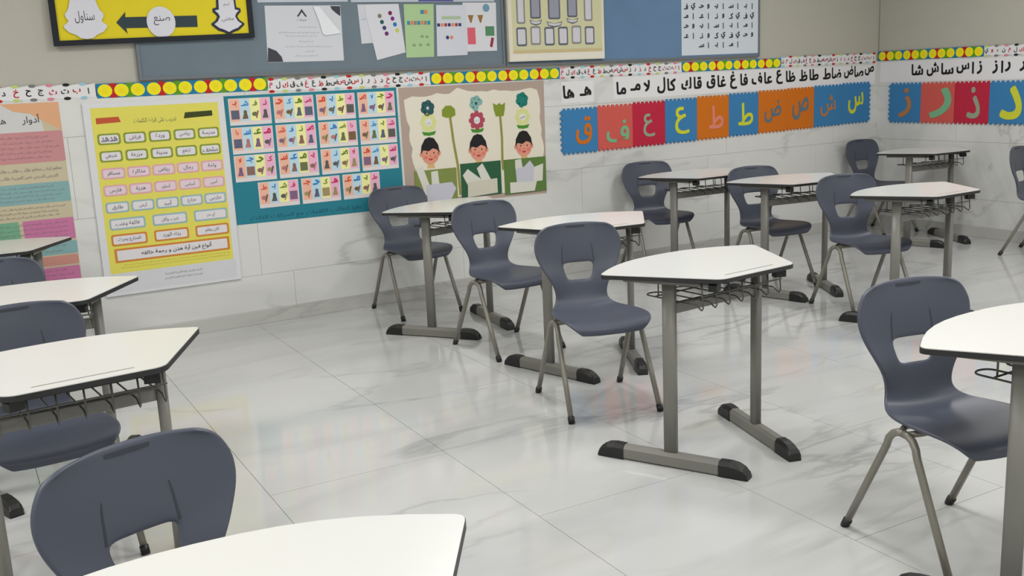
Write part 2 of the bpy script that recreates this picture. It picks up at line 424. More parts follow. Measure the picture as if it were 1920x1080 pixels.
for k, (m, lm, t, ln, cn) in enumerate([(F_BLUE, F_O2, 'ز', 'zain', ('blue', 'dull orange')), (F_SAL, F_G, 'ر', 'reh', ('salmon', 'green')), (F_CRIM, F_GG, 'ذ', 'thal', ('crimson', 'grey green')), (F_BLUE, F_Y, 'د', 'dal', ('blue', 'yellow')), (F_OR, F_B2, 'خ', 'khah', ('orange', 'slate'))]):
    foam(WB, eb[k], eb[k+1], 0.897, 1.232, m, lm, t, ln, cn, left=(k == 0), right=(k == 4), lh=(0.235 if k != 3 else 0.24), lw=(0.12, 0.19, 0.11, 0.17, 0.16)[k], dx=(0.0, 0.03, 0.02, 0.02, 0)[k])

# ------------------------------------------------------------------ far-left pastel poster
SQ = W_('soft_ink', (120, 100, 112))
def textlines(p, part, s0, s1, z0, z1, n, m, off, seed=0, ragged=0.0):
    words = ['العربية', 'معلم', 'الصف', 'قراءة', 'كتاب', 'المدرسة', 'الدرس', 'طالب', 'حروف', 'نص', 'لغة']
    rnd = random.Random(seed); dz = (z1-z0)/n
    for i in range(n):
        z = z1-dz*(i+0.5); x = s1 - rnd.random()*ragged*(s1-s0); lim = s0 + rnd.random()*ragged*(s1-s0)
        while x > lim:
            wd_ = words[rnd.randrange(len(words))]; v, f, gw, gh = glyph(wd_); sz = dz*0.62
            if x-gw*sz < lim: break
            p.text(part, wd_, x-gw*sz/2, z, m, off, size=sz); x -= gw*sz + sz*0.3
p = Print('pastel_poster', WA, 0.20, 0.885)
p.rect('sheet', -0.2, 0.345, 0.588, 1.402, W_('sand', (196, 186, 158)), 0.0006)
p.poly('header_print', [(-0.2, 1.25), (0.50, 1.25), (0.49, 1.31), (0.44, 1.345), (0.36, 1.36), (0.30, 1.402), (-0.2, 1.402)], W_('pale_grey', (205, 204, 204)), 0.0011)
p.poly('header_print', [(0.30, 1.402), (0.36, 1.362), (0.44, 1.347), (0.49, 1.312), (0.588, 1.25), (0.588, 1.402)], W_('peach', (220, 168, 130)), 0.0011)
p.text('printed_text', 'أدوار', 0.44, 1.315, P_DGREY, 0.0017, size=0.048, bold=0.01)
p.text('printed_text', 'هـ', 0.30, 1.31, P_DGREY, 0.0017, size=0.048, bold=0.01)
for nm, a, z0, b, z1, c in (('pink', -0.2, 1.085, 0.588, 1.25, (196, 138, 142)), ('teal', -0.2, 0.865, 0.588, 0.975, (130, 170, 172)), ('violet', 0.33, 0.655, 0.586, 0.775, (196, 118, 160)),
        ('seagreen', -0.15, 0.655, 0.31, 0.775, (118, 172, 140)), ('teal', -0.2, 0.575, 0.588, 0.645, (130, 170, 172)), ('rosebrown', 0.35, 0.515, 0.586, 0.568, (198, 140, 130)), ('seagreen', -0.1, 0.515, 0.32, 0.568, (118, 172, 140)), ('violet', -0.15, 0.385, 0.586, 0.505, (196, 118, 160))):
    p.rect('colour_panel', a, z0, b, z1, W_('pp_'+nm, c), 0.0011, r=0.008)
for i, (z0, z1, n) in enumerate(((1.10, 1.235, 5), (0.99, 1.065, 2), (0.875, 0.965, 4), (0.785, 0.855, 3), (0.665, 0.765, 4), (0.58, 0.64, 2), (0.40, 0.50, 4))):
    textlines(p, 'printed_text', 0.02, 0.57, z0, z1, n, SQ, 0.0017, seed=i, ragged=0.12)
p.build('sheet', 'pastel panel poster cut off at the left edge of the photo', 'poster')

# ------------------------------------------------------------------ yellow word poster in a white surround
p = Print('word_poster', WA, 1.09, 0.84)
p.rect('board', 0.704, 0.300, 1.479, 1.386, W_('poster_white', (216, 217, 222)), 0.001, 0.011)
Y1 = W_('poster_yellow', (222, 214, 96)); Y2 = W_('word_white', (222, 218, 222))
p.rect('yellow_sheet', 0.742, 0.428, 1.442, 1.358, Y1, 0.0122)
p.poly('title_bar', [(0.765, 1.270), (0.895, 1.275), (0.885, 1.305), (0.765, 1.303)], W_('bar_red', (190, 84, 50)), 0.0128)
p.poly('title_bar#1', [(1.24, 1.275), (1.405, 1.282), (1.405, 1.312), (1.25, 1.309)], W_('bar_green', (58, 66, 22)), 0.0128)
p.text('printed_text', 'تدريب على قراءة الكلمات', 1.08, 1.275, P_DGREY, 0.0128, h=0.032, wd=0.235)
words = [['مدرسة', 'رياضي', 'وردة', 'فراش', 'هدهد'], ['سلحف', 'ارتفع', 'مدينة', 'مزرعة', 'شرطي'], ['واحة', 'رجال', 'رياض', 'مذاكرة', 'مسافر'], ['أمين', 'أساس', 'أساور', 'هدية', 'فارس'],
         ['حارس', 'مزارع', 'أسد', 'أرض', 'طارق']]
fcol = [W_('box_green', (132, 150, 54)), W_('box_green', (0, 0, 0)), W_('box_pink', (220, 165, 175)), W_('box_pink', (0, 0, 0)), W_('box_blue', (150, 180, 185))]
wi = W_('word_ink', (105, 100, 120)); bx = 0
for r in range(5):
    zc = 1.185 - 0.0955*r; bw = 0.128 if r > 1 else 0.122
    for c in range(5):
        xc = 1.372 - 0.1375*c; q = 'word_box#%d' % bx; bx += 1
        p.rect(q, xc-bw/2, zc-0.031, xc+bw/2, zc+0.031, fcol[r], 0.0128, r=0.014)
        p.rect(q, xc-bw/2+0.010, zc-0.022, xc+bw/2-0.010, zc+0.022, Y2 if r not in (2, 3) else W_('word_pinkish', (224, 205, 214)), 0.0133, r=0.011)
        p.text(q, words[r][c], xc, zc, wi, 0.0139, h=0.027, maxw=bw-0.035, bold=0.015)
for r, (zc, ws, fc) in enumerate(((0.708, ['أي من', 'شرب وأكل', 'فاكهة وعنب'], fcol[4]), (0.617, ['كان يعلم', 'رداء الورد', 'المزارع يحرث'], W_('box_orange', (205, 130, 52))))):
    for c in range(3):
        xc = 1.335 - 0.235*c; q = 'word_box#%d' % bx; bx += 1
        p.rect(q, xc-0.098, zc-0.033, xc+0.098, zc+0.033, fc, 0.0128, r=0.012)
        p.rect(q, xc-0.088, zc-0.023, xc+0.088, zc+0.023, Y2, 0.0133, r=0.008)
        p.text(q, ws[c], xc, zc, wi, 0.0139, h=0.027, maxw=0.13, bold=0.015)
p.rect('word_box#99', 0.775, 0.488, 1.428, 0.568, W_('box_orange', (0, 0, 0)), 0.0128, r=0.006)
p.rect('word_box#99', 0.788, 0.499, 1.415, 0.557, Y2, 0.0133, r=0.004)
p.text('word_box#99', 'أنواع فين أية هذن و رحمة خالقه', 1.12, 0.528, P_DGREY, 0.0139, h=0.038, wd=0.40, bold=0.02)
textlines(p, 'printed_text', 0.80, 1.42, 0.448, 0.480, 2, W_('olive_ink', (150, 140, 40)), 0.0128, 5)
textlines(p, 'printed_text', 1.03, 1.25, 0.352, 0.405, 2, P_DGREY, 0.0128, 9)
p.rect('lower_sheet', 0.735, 0.318, 1.455, 0.424, W_('poster_white2', (208, 209, 216)), 0.0122)
p.build('board', 'white framed yellow word poster leaning slightly, left of the teal chart', 'poster')

# ------------------------------------------------------------------ teal picture chart
T_TEAL = W_('teal', (36, 124, 142))
p = Print('picture_chart', WA, 2.04, 1.005)
p.poly('sheet', [(1.487, 0.625), (2.595, 0.618), (2.590, 1.392), (1.483, 1.388)], T_TEAL, 0.0006)
cc = [W_('col_orange', (236, 182, 160)), W_('col_blue', (186, 216, 232)), W_('col_yellow', (238, 236, 164)), W_('col_pink', (232, 178, 204))]
ic = [W_('ink_red', (214, 78, 52)), W_('ink_blue', (46, 130, 196)), W_('ink_green', (96, 130, 36)), W_('ink_magenta', (206, 36, 96))]
pic = [W_('pic%d' % i, c) for i, c in enumerate(((140, 104, 92), (106, 114, 78), (92, 98, 120), (184, 120, 118), (88, 92, 84), (160, 144, 100), (128, 98, 130), (118, 94, 62)))]
lw = ['بـ', 'جـ', 'سـ', 'شـ', 'حـ', 'عـ', 'فـ', 'كـ', 'مـ', 'نـ', 'هـ', 'يـ', 'صـ', 'ضـ', 'طـ', 'لا', 'را']
rnd = random.Random(3); cid = 0
for r in range(4):
    n = 4 if r < 3 else 3
    z1 = (1.372, 1.203, 1.037, 0.868)[r]; z0 = z1 - 0.157
    for c in range(n):
        a = 1.507 + 0.2715*c if r < 3 else 1.637 + 0.2715*c; b = a + 0.252; q = 'picture_card#%d' % cid
        p.rect(q, a, z0, b, z1, W_('card', (222, 214, 214)), 0.0011)
        for k in range(4):
            x0 = a+0.006+0.0607*k; x1 = x0+0.0585; xc = (x0+x1)/2
            p.rect(q, x0, z0+0.024, x1, z1-0.004, cc[k], 0.0016)
            p.text(q, lw[(cid*4+k*3) % len(lw)], xc, z1-0.030, ic[k], 0.0028, h=0.028, maxw=0.042, bold=0.035)
            sh = rnd.randrange(3); m = pic[rnd.randrange(8)]; zc = z0+0.062
            if sh == 0: p.rect(q, xc-0.024, zc-0.026, xc+0.024, zc+0.026, m, 0.0022)
            elif sh == 1:
                p.disc(q, xc, zc+0.014, 0.011, 0.012, m, 0.0022, n=9); p.poly(q, [(xc-0.02, zc-0.026), (xc+0.016, zc-0.026), (xc+0.01, zc+0.006), (xc-0.008, zc+0.008)], m, 0.0022)
            else:
                p.disc(q, xc-0.004, zc, 0.018, 0.013, m, 0.0022, n=10); p.poly(q, [(xc, zc-0.025), (xc+0.008, zc-0.025), (xc+0.022, zc+0.018), (xc+0.012, zc+0.02)], pic[rnd.randrange(8)], 0.0025)
        cid += 1
p.text('printed_text', 'يقرأ الطالب الكلمات مع الحركات الثلاث', 1.93, 0.655, W_('teal_ink', (20, 62, 84)), 0.0011, h=0.04, wd=0.72)
p.build('sheet', 'teal chart of small picture cards with Arabic letters beside the yellow poster', 'poster')

# ------------------------------------------------------------------ three boys poster
p = Print('boys_poster', WA, 3.16, 0.99)
p.poly('backing', [(2.612, 0.62), (3.706, 0.607), (3.714, 1.392), (2.606, 1.388)], W_('taupe', (176, 158, 146)), 0.0006)
rnd = random.Random(11); pts = []
def wob(a, b, n, amp, nx, nz):
    return [(a[0]+(b[0]-a[0])*k/n + nx*rnd.uniform(-amp, amp), a[1]+(b[1]-a[1])*k/n + nz*rnd.uniform(-amp, amp)) for k in range(n)]
pts += wob((2.70, 0.66), (3.66, 0.63), 6, 0.004, 0, 1); pts += wob((3.69, 0.85), (3.672, 1.31), 11, 0.010, 1, 0)
pts += wob((3.655, 1.335), (3.06, 1.345), 12, 0.010, 0, 1); pts += [(3.03, 1.372), (2.99, 1.345)]; pts += wob((2.97, 1.34), (2.655, 1.33), 7, 0.012, 0, 1); pts += wob((2.645, 1.31), (2.70, 0.68), 14, 0.010, 1, 0)
p.poly('cream_sheet', pts, P_CREAM, 0.0014, 0.0008)
gA = W_('olive', (128, 146, 44)); gD = W_('bottle', (40, 92, 62)); gM = W_('moss', (92, 124, 62)); gL = W_('moss_light', (126, 140, 72))
for i, (x, zt_, c) in enumerate(((2.805, 1.250, (44, 88, 92)), (3.168, 1.262, (130, 176, 170)), (3.530, 1.268, (22, 122, 112)))):
    q = 'flower_topper#%d' % i
    for k in range(6 if i != 1 else 5):
        a = k*math.pi/3 + 0.3; p.disc(q, x+0.028*math.cos(a), zt_+0.030*math.sin(a), 0.024, 0.024, W_('topper%d' % i, c), 0.0026, n=10)
    p.disc(q, x, zt_, 0.028, 0.03, W_('topper%d' % i, c), 0.0028, n=12); 
    if i != 2: p.disc(q, x, zt_, 0.010, 0.011, W_('topper_eye', (200, 205, 210)) if i == 0 else W_('topper_dark', (50, 78, 84)), 0.0034, n=8)
    q = 'flower#%d' % i; zf = (1.158, 1.150, 1.152)[i]; fc = W_('petal%d' % (i % 2), ((216, 218, 150), (176, 72, 92))[i % 2])
    for k in range(8):
        a = k*math.pi/4; p.disc(q, x+0.044*math.cos(a), zf+0.046*math.sin(a), 0.019, 0.020, fc, 0.0026, n=9)
    p.disc(q, x, zf, 0.038, 0.040, fc, 0.0028, n=14); p.disc(q, x, zf, 0.024, 0.025, P_WHITE, 0.0034, n=12)
    p.text(q, ('ف', 'ب', 'ص')[i], x, zf-0.003, P_DGREY, 0.004, h=0.018)
    lf = W_('leaf', (70, 140, 46)); zl_ = (1.090, 1.086, 1.090)[i]
    for sg in (-1, 1):
        p.poly('leaf_pair#%d' % i, [(x, zl_-0.020), (x+sg*0.040, zl_-0.014), (x+sg*0.052, zl_+0.010), (x+sg*0.028, zl_+0.006), (x, zl_+0.002)][::sg], lf, 0.0026)
    # face with hair
    zc = (0.948, 0.945, 0.945)[i]; q = 'boy_face#%d' % i; sk = W_('skin', (222, 152, 128))
    p.disc(q, x, zc, 0.064, 0.066, sk, 0.0026, n=18); p.disc(q, x-0.066, zc+0.004, 0.013, 0.017, sk, 0.0026, n=8); p.disc(q, x+0.066, zc+0.004, 0.013, 0.017, sk, 0.0026, n=8)
    p.poly(q, [(x-0.028, zc-0.09), (x+0.028, zc-0.09), (x+0.022, zc-0.05), (x-0.022, zc-0.05)], W_('neck', (214, 178, 120)), 0.0024)
    for sg in (-1, 1):
        p.disc(q, x+sg*0.026, zc+0.010, 0.005, 0.006, P_BLACK, 0.0033, n=7); p.disc(q, x+sg*0.036, zc-0.018, 0.014, 0.012, W_('cheek', (222, 120, 110)), 0.0033, n=9)
    p.disc(q, x, zc-0.010, 0.006, 0.005, W_('nose', (196, 112, 96)), 0.0033, n=7)
    p.poly(q, [(x-0.018, zc-0.026), (x+0.018, zc-0.026), (x+0.010, zc-0.038), (x-0.010, zc-0.038)], W_('mouth', (190, 60, 66)), 0.0036)
    hr = 'hair#%d' % i
    p.poly(hr, [(x-0.070, zc+0.006), (x-0.050, zc+0.032), (x-0.012, zc+0.022), (x+0.020, zc+0.040), (x+0.050, zc+0.030), (x+0.070, zc+0.006), (x+0.060, zc+0.062), (x+0.030, zc+0.106), (x-0.004, zc+0.114), (x-0.034, zc+0.104), (x-0.062, zc+0.060)], P_BLACK, 0.0040)
for q, pl, cx, cz, r in (('paper_flower#0', [(2.965, 1.20), (2.982, 1.02), (3.005, 0.86), (3.012, 0.66)], 2.957, 1.222, 1), ('paper_flower#1', [(3.350, 1.19), (3.357, 1.02), (3.352, 0.86), (3.355, 0.80)], 3.347, 1.212, 2)):
    for k in range(len(pl)-1):
        (a, za), (b, zb_) = pl[k], pl[k+1]
        p.poly(q, [(a-0.009, za), (b-0.009, zb_), (b+0.009, zb_), (a+0.009, za)], W_('stalk', (150, 142, 72)), 0.0026+0.0001*k)
    if r == 1: p.poly(q, [(cx-0.05, cz-0.03), (cx-0.02, cz-0.042), (cx+0.02, cz-0.042), (cx+0.05, cz-0.028), (cx+0.048, cz+0.012), (cx+0.02, cz+0.036), (cx-0.02, cz+0.036), (cx-0.048, cz+0.010)], gA, 0.0034)
    else: p.poly(q, [(cx-0.03, cz-0.045), (cx+0.03, cz-0.045), (cx+0.042, cz+0.0), (cx+0.046, cz+0.045), (cx+0.02, cz+0.03), (cx, cz+0.044), (cx-0.02, cz+0.03), (cx-0.048, cz+0.045), (cx-0.044, cz)], gA, 0.0034)
for i, (a, b, z0, z1, c) in enumerate(((2.68, 2.99, 0.64, 0.848, gL), (3.022, 3.335, 0.64, 0.868, gD), (3.362, 3.702, 0.628, 0.868, gM))):
    p.rect('green_pocket#%d' % i, a, z0, b, z1, c, 0.0026, 0.004)
cz_ = W_('slip', (214, 214, 204)); cl = W_('slip_lilac', (196, 196, 208))
for q, pts, m, off in (('paper_slip#0', [(2.69, 0.86), (2.74, 0.875), (2.80, 0.70), (2.75, 0.68)], cz_, 0.0075), ('paper_slip#1', [(2.80, 0.70), (2.80, 0.835), (2.85, 0.838), (2.86, 0.70)], cz_, 0.007),
        ('paper_slip#2', [(2.76, 0.64), (2.76, 0.75), (2.95, 0.755), (2.98, 0.71), (2.94, 0.64)], cl, 0.009),
        ('paper_slip#3', [(3.035, 0.79), (3.075, 0.83), (3.18, 0.75), (3.15, 0.70), (3.07, 0.72)], cz_, 0.0075), ('paper_slip#4', [(3.145, 0.83), (3.19, 0.86), (3.26, 0.73), (3.19, 0.71)], cz_, 0.0085),
        ('paper_slip#5', [(3.065, 0.64), (3.07, 0.74), (3.30, 0.75), (3.30, 0.65)], W_('slip_cream', (206, 202, 186)), 0.010),
        ('paper_slip#6', [(3.45, 0.80), (3.45, 0.86), (3.50, 0.865), (3.51, 0.80)], cz_, 0.0075), ('paper_slip#7', [(3.46, 0.64), (3.45, 0.80), (3.52, 0.81), (3.57, 0.85), (3.60, 0.81), (3.59, 0.65)], cl, 0.009),
        ('paper_slip#8', [(3.585, 0.70), (3.60, 0.80), (3.68, 0.82), (3.67, 0.70)], cz_, 0.0075), ('paper_slip#9', [(3.40, 0.635), (3.40, 0.71), (3.62, 0.70), (3.60, 0.635)], cz_, 0.0105)):
    p.poly(q, pts, m, off, 0.0006)
p.build('backing', 'craft poster of three black-haired boys under paper flowers with note pockets', 'poster')

# ------------------------------------------------------------------ felt notice boards and what hangs on them
def notice(s0, s1, z0, z1, c, label):
    n = 'felt_'+label.split()[0]
    bm = bmesh.new(); box(bm, s0, s1, -0.010, 0.008, z0, z1)
    o = link('notice_board', from_bm('notice_board', bm), mw=WA, mats=[mat(n, c, 0.9, 0.15, noise=0.10, nscale=5)])
    fm = mat('board_trim', (104, 112, 120), 0.5)
    for nm, a in (('edge_trim', (s0-0.012, s0+0.006, -0.016, 0.008, z0-0.006, z1)), ('edge_trim', (s1-0.006, s1+0.012, -0.016, 0.008, z0-0.006, z1)), ('edge_trim', (s0+0.006, s1-0.006, -0.0155, 0.008, z0-0.006, z0+0.012))):
        link(nm, boxme(nm, *a), o, mats=[fm])
    return tag(o, label, 'notice board', 'felt notice boards')
notice(1.033, 3.395, 1.503, 2.75, (112, 126, 136), 'grey felt notice board behind the pinned drawings')
notice(3.425, 5.735, 1.503, 2.75, (104, 132, 164), 'blue felt notice board behind the certificate board and alphabet chart')
OB = 0.0105
# yellow framed display with ghost cut-outs and a black arrow
p = Print('framed_display', WA, 1.16, 2.0, 0.012)
fy = W_('display_yellow', (222, 204, 30)); fk = W_('frame_black', (26, 30, 38))
p.poly('panel', [(0.630, 1.715), (1.668, 1.742), (1.690, 2.50), (0.60, 2.50)], fy, 0.002, 0.010)
for q, pts in (('frame_rail#0', [(0.602, 1.692), (1.694, 1.718), (1.694, 1.745), (0.602, 1.720)]), ('frame_rail#1', [(0.602, 1.7205), (0.632, 1.7207), (0.632, 2.47), (0.602, 2.47)]), ('frame_rail#2', [(1.664, 1.7448), (1.694, 1.7455), (1.694, 2.47), (1.664, 2.47)]), ('frame_rail#3', [(0.602, 2.4705), (1.694, 2.4705), (1.694, 2.50), (0.602, 2.50)])):
    p.poly(q, pts, fk, 0.0, 0.022)
def ghost(cx, prof):
    return [(cx+w_, z) for w_, z in prof] + [(cx-w_, z) for w_, z in reversed(prof) if w_ > 0.001]
cw = W_('cutout_white', (214, 214, 224))
g1 = [(0, 1.727), (0.030, 1.731), (0.052, 1.748), (0.085, 1.762), (0.108, 1.786), (0.111, 1.797), (0.092, 1.812), (0.083, 1.824), (0.095, 1.840), (0.098, 1.858), (0.080, 1.880), (0.070, 1.91), (0.062, 1.94), (0.052, 1.985), (0.030, 2.015), (0, 2.025)]
g2 = [(0, 1.735), (0.030, 1.752), (0.058, 1.760), (0.094, 1.790), (0.096, 1.800), (0.070, 1.818), (0.058, 1.838), (0.064, 1.848), (0.082, 1.866), (0.080, 1.884), (0.058, 1.890), (0.055, 1.935), (0.046, 1.975), (0.026, 2.0), (0, 2.008)]
g3 = [(0, 1.752), (0.028, 1.766), (0.054, 1.775), (0.080, 1.796), (0.058, 1.812), (0.044, 1.838), (0.052, 1.856), (0.070, 1.872), (0.046, 1.878), (0.043, 1.935), (0.034, 1.968), (0.018, 1.988), (0, 1.994)]
p.poly('ghost_cutout#0', ghost(0.772, g1), cw, 0.018, 0.003)
p.text('handwriting#0', 'سناول', 0.772, 1.842, P_DGREY, 0.0216, h=0.065, wd=0.10)
p.poly('ghost_outline', ghost(1.545, g2), W_('outline_dark', (44, 52, 66)), 0.0125, 0.003)
p.poly('ghost_cutout#1', ghost(1.545, g3), cw, 0.018, 0.003)
p.text('handwriting#1', 'اسم', 1.545, 1.905, P_GREY, 0.0216, h=0.025)
p.text('handwriting#1', 'معنى', 1.545, 1.822, P_GREY, 0.0216, h=0.025)
p.poly('arrow', [(0.932, 1.812), (0.985, 1.868), (0.982, 1.840), (1.372, 1.846), (1.370, 1.783), (0.980, 1.782), (0.985, 1.752)], W_('arrow_dark', (46, 62, 68)), 0.0125, 0.002)
p.disc('round_label', 1.170, 1.812, 0.078, 0.084, cw, 0.0165, 0.003, n=28)
p.text('handwriting#2', 'صنع', 1.175, 1.820, P_DGREY, 0.0200, h=0.05, wd=0.09)
p.build('panel', 'black framed yellow display with white ghost cut-outs and an arrow', 'display board')

# pinned certificate with a curled corner
p = Print('certificate', WA, 2.01, 1.735, OB, 0.02)
lw_ = W_('sheet_grey_white', (206, 208, 216))
p.poly('sheet', [(1.768, 1.568), (2.250, 1.575), (2.247, 1.905), (1.772, 1.895)], lw_, 0.0005)
p.poly('corner_print', [(1.768, 1.570), (1.862, 1.571), (1.855, 1.600), (1.825, 1.635), (1.775, 1.655)], P_DGREY, 0.001)
p.poly('corner_print', [(2.18, 1.90), (2.245, 1.90), (2.243, 1.84), (2.22, 1.855), (2.19, 1.880)], P_DGREY, 0.001)
p.poly('curled_flap', [(2.07, 1.895), (2.11, 1.895), (2.24, 1.74), (2.21, 1.735), (2.14, 1.725), (2.12, 1.735), (2.105, 1.80)], W_('flap', (226, 228, 234)), 0.006, 0.0008)
p.poly('emblem', [(1.965, 1.835), (1.998, 1.880), (2.03, 1.835), (2.018, 1.835), (1.998, 1.862), (1.977, 1.835)], P_DGREY, 0.001)
p.text('printed_text', 'شهادة', 1.995, 1.815, P_DGREY, 0.001, h=0.018, wd=0.06)
for z, a, b in ((1.775, 1.94, 2.08), (1.742, 1.83, 2.10), (1.722, 1.86, 2.08), (1.69, 1.96, 2.06), (1.66, 1.88, 2.17), (1.632, 1.98, 2.06), (1.605, 1.92, 2.08)):
    textlines(p, 'printed_text', a, b, z-0.009, z+0.009, 1, P_GREY, 0.001, seed=int(z*1000))
p.build('sheet', 'white certificate with a curled top corner pinned on the grey notice board', 'paper')
def paper(name, pts, m, label, off, extra=None, cat='paper'):
    cx = sum(q[0] for q in pts)/len(pts); cz = sum(q[1] for q in pts)/len(pts)
    p = Print(name, WA, cx, cz, OB); p.poly('sheet', pts, m, off, 0.0006)
    if extra: extra(p, off+0.001)
    return p.build('sheet', label, cat)
def e1(p, o):
    textlines(p, 'printed_text', 2.375, 2.41, 1.70, 1.88, 7, P_GREY, o, 2)
paper('drawing', [(2.372, 1.668), (2.45, 1.672), (2.46, 1.905), (2.362, 1.905)], W_('sheet2', (204, 207, 216)), 'narrow white sheet mostly hidden behind the sheet with coloured dots', 0.0005, e1)
def e2(p, o):
    for x, z, c in ((2.505, 1.835, (120, 120, 96)), (2.518, 1.798, (32, 92, 80)), (2.532, 1.762, (70, 60, 110)), (2.545, 1.727, (104, 40, 110)), (2.578, 1.852, (120, 20, 92)), (2.592, 1.818, (120, 40, 130)), (2.606, 1.782, (28, 120, 180)), (2.620, 1.745, (196, 200, 90))):
        p.disc('painted_dot#%d' % int(x*1e4), x, z, 0.0135, 0.0135, W_('dot%d' % int(x*1e4), c), o, n=12)
paper('drawing', [(2.468, 1.566), (2.668, 1.608), (2.640, 1.908), (2.412, 1.905), (2.41, 1.86)], W_('sheet3', (212, 213, 222)), 'tilted white sheet with two columns of coloured dots', 0.0025, e2)
def e3(p, o):
    for k in range(7): p.rect('bead_print#%d' % k, 2.692+0.024*k, 1.778, 2.712+0.024*k, 1.802, W_('bead%d' % (k % 3), ((50, 140, 160), (214, 130, 96), (140, 130, 120))[k % 3]), o)
    p.rect('bead_print#8', 2.79, 1.845, 2.815, 1.87, W_('bead0', (0, 0, 0)), o); p.rect('bead_print#9', 2.815, 1.845, 2.84, 1.87, W_('bead1', (0, 0, 0)), o)
    for x, z in ((2.79, 1.705), (2.825, 1.702), (2.73, 1.652), (2.775, 1.652), (2.83, 1.652)): p.text('letter_print', 'بد', x, z, P_BLACK, o, h=0.022)
paper('drawing', [(2.672, 1.575), (2.870, 1.575), (2.888, 1.906), (2.676, 1.906)], W_('sheet_green', (170, 200, 150)), 'pale green sheet with a row of coloured beads', 0.0012, e3)
def e4(p, o):
    for k in range(7): p.rect('bead_print#%d' % k, 2.905+0.026*k, 1.765, 2.925+0.026*k, 1.785, W_('cb%d' % (k % 3), ((44, 50, 110), (226, 130, 100), (150, 60, 70))[k % 3]), o)
    p.disc('bead_print#8', 2.975, 1.695, 0.012, 0.012, W_('cb0', (0, 0, 0)), o, n=10); p.disc('bead_print#9', 3.005, 1.695, 0.012, 0.012, W_('cb1', (0, 0, 0)), o, n=10)
    p.rect('heading_print', 2.94, 1.81, 3.08, 1.83, W_('heading', (170, 190, 160)), o)
paper('drawing', [(2.892, 1.577), (3.117, 1.580), (3.122, 1.900), (2.905, 1.900)], W_('sheet4', (206, 209, 220)), 'white sheet with a chain of orange and navy beads', 0.0022, e4)
def e5(p, o):
    p.rect('pink_panel', 3.125, 1.648, 3.185, 1.755, W_('panel_pink', (214, 96, 112)), o); p.rect('green_panel', 3.262, 1.700, 3.33, 1.762, W_('panel_green', (84, 136, 100)), o)
    p.disc('blue_spot', 3.275, 1.880, 0.026, 0.026, W_('spot_blue', (110, 150, 176)), o, n=14)
    for x in (3.155, 3.228): p.poly('ice_cream_print#%d' % int(x*1000), [(x-0.022, 1.835), (x+0.022, 1.835), (x+0.004, 1.785), (x-0.004, 1.785)], W_('cone', (150, 110, 60)), o)
    p.poly('maroon_print', [(3.29, 1.63), (3.31, 1.625), (3.325, 1.685), (3.305, 1.69)], W_('maroon', (150, 40, 60)), o)
paper('drawing', [(3.10, 1.602), (3.345, 1.602), (3.352, 1.915), (3.10, 1.915)], W_('sheet5', (214, 215, 222)), 'white sheet with pink and green panels beside the certificate board', 0.0010, e5)
paper('notice_sheet', [(1.735, 1.918), (2.30, 1.922), (2.30, 2.25), (1.735, 2.25)], W_('sheet6', (190, 196, 210)), 'pale sheet above the curled certificate at the top edge', 0.0010)
def e7(p, o): p.rect('purple_print', 2.78, 1.922, 3.03, 2.02, W_('purple', (88, 84, 150)), o)
paper('notice_sheet', [(2.32, 1.918), (3.34, 1.920), (3.34, 2.25), (2.32, 2.25)], W_('sheet7', (184, 192, 206)), 'pale sheet with a purple block above the drawings at the top edge', 0.0035, e7)

# honour board on a white bevelled panel
p = Print('honour_board', WA, 3.82, 1.95, OB)
p.rect('panel', 3.425, 1.525, 4.215, 2.40, W_('panel_cream', (222, 216, 196)), 0.0, 0.030)
p.rect('sheet', 3.455, 1.578, 4.195, 2.37, W_('sheet_sage', (206, 204, 166)), 0.0302)
p.rect('lower_border', 3.455, 1.578, 4.195, 1.60, W_('border_tan', (200, 184, 140)), 0.0308)
p.rect('white_strip', 3.432, 1.534, 4.208, 1.573, W_('strip_white', (226, 222, 210)), 0.0302)
go = W_('card_outline', (96, 102, 112)); gi = W_('card_fill', (206, 204, 212)); gl = W_('card_lilac', (150, 152, 168))
k = 0
for i in range(6):
    x = 3.525+0.1125*i; m = go if i not in (1, 4) else W_('outline_pale', (140, 138, 136)); dz = 0.006 if i in (1, 4) else 0
    q = 'photo_card#%d' % k; k += 1
    p.rect(q, x-0.041, 1.625+dz, x+0.041, 1.750+dz, m, 0.0308, r=0.014); p.rect(q, x-0.030, 1.638+dz, x+0.030, 1.737+dz, gi, 0.0314, r=0.008)
for x, hw, z0, m in ((3.525, 0.034, 1.772, W_('outline_pale', (0, 0, 0))), (3.643, 0.043, 1.805, go), (3.795, 0.050, 1.800, go), (3.945, 0.043, 1.812, go), (4.080, 0.036, 1.785, W_('outline_pale', (0, 0, 0)))):
    q = 'photo_card#%d' % k; k += 1
    p.rect(q, x-hw, z0, x+hw, z0+0.22, m, 0.0308, r=0.014); p.rect(q, x-hw+0.012, z0+0.012, x+hw-0.012, z0+0.208, gl if hw > 0.04 else gi, 0.0314, r=0.008)
for x, hw, z in ((3.643, 0.050, 1.782), (3.795, 0.066, 1.768), (3.945, 0.050, 1.790)):
    q = 'name_ribbon#%d' % k; k += 1
    for hh, o, m in ((0.018, 0.0306, go), (0.010, 0.0312, gi)):
        w0 = hw - (0.008 if m is gi else 0)
        p.poly(q, [(x-w0, z+hh), (x-w0*0.8, z-hh*0.6), (x, z-hh*1.3), (x+w0*0.8, z-hh*0.6), (x+w0, z+hh), (x, z+hh*0.2)][::1], m, o)
p.build('panel', 'cream honour board of grey outlined photo cards on the blue notice board', 'display board')

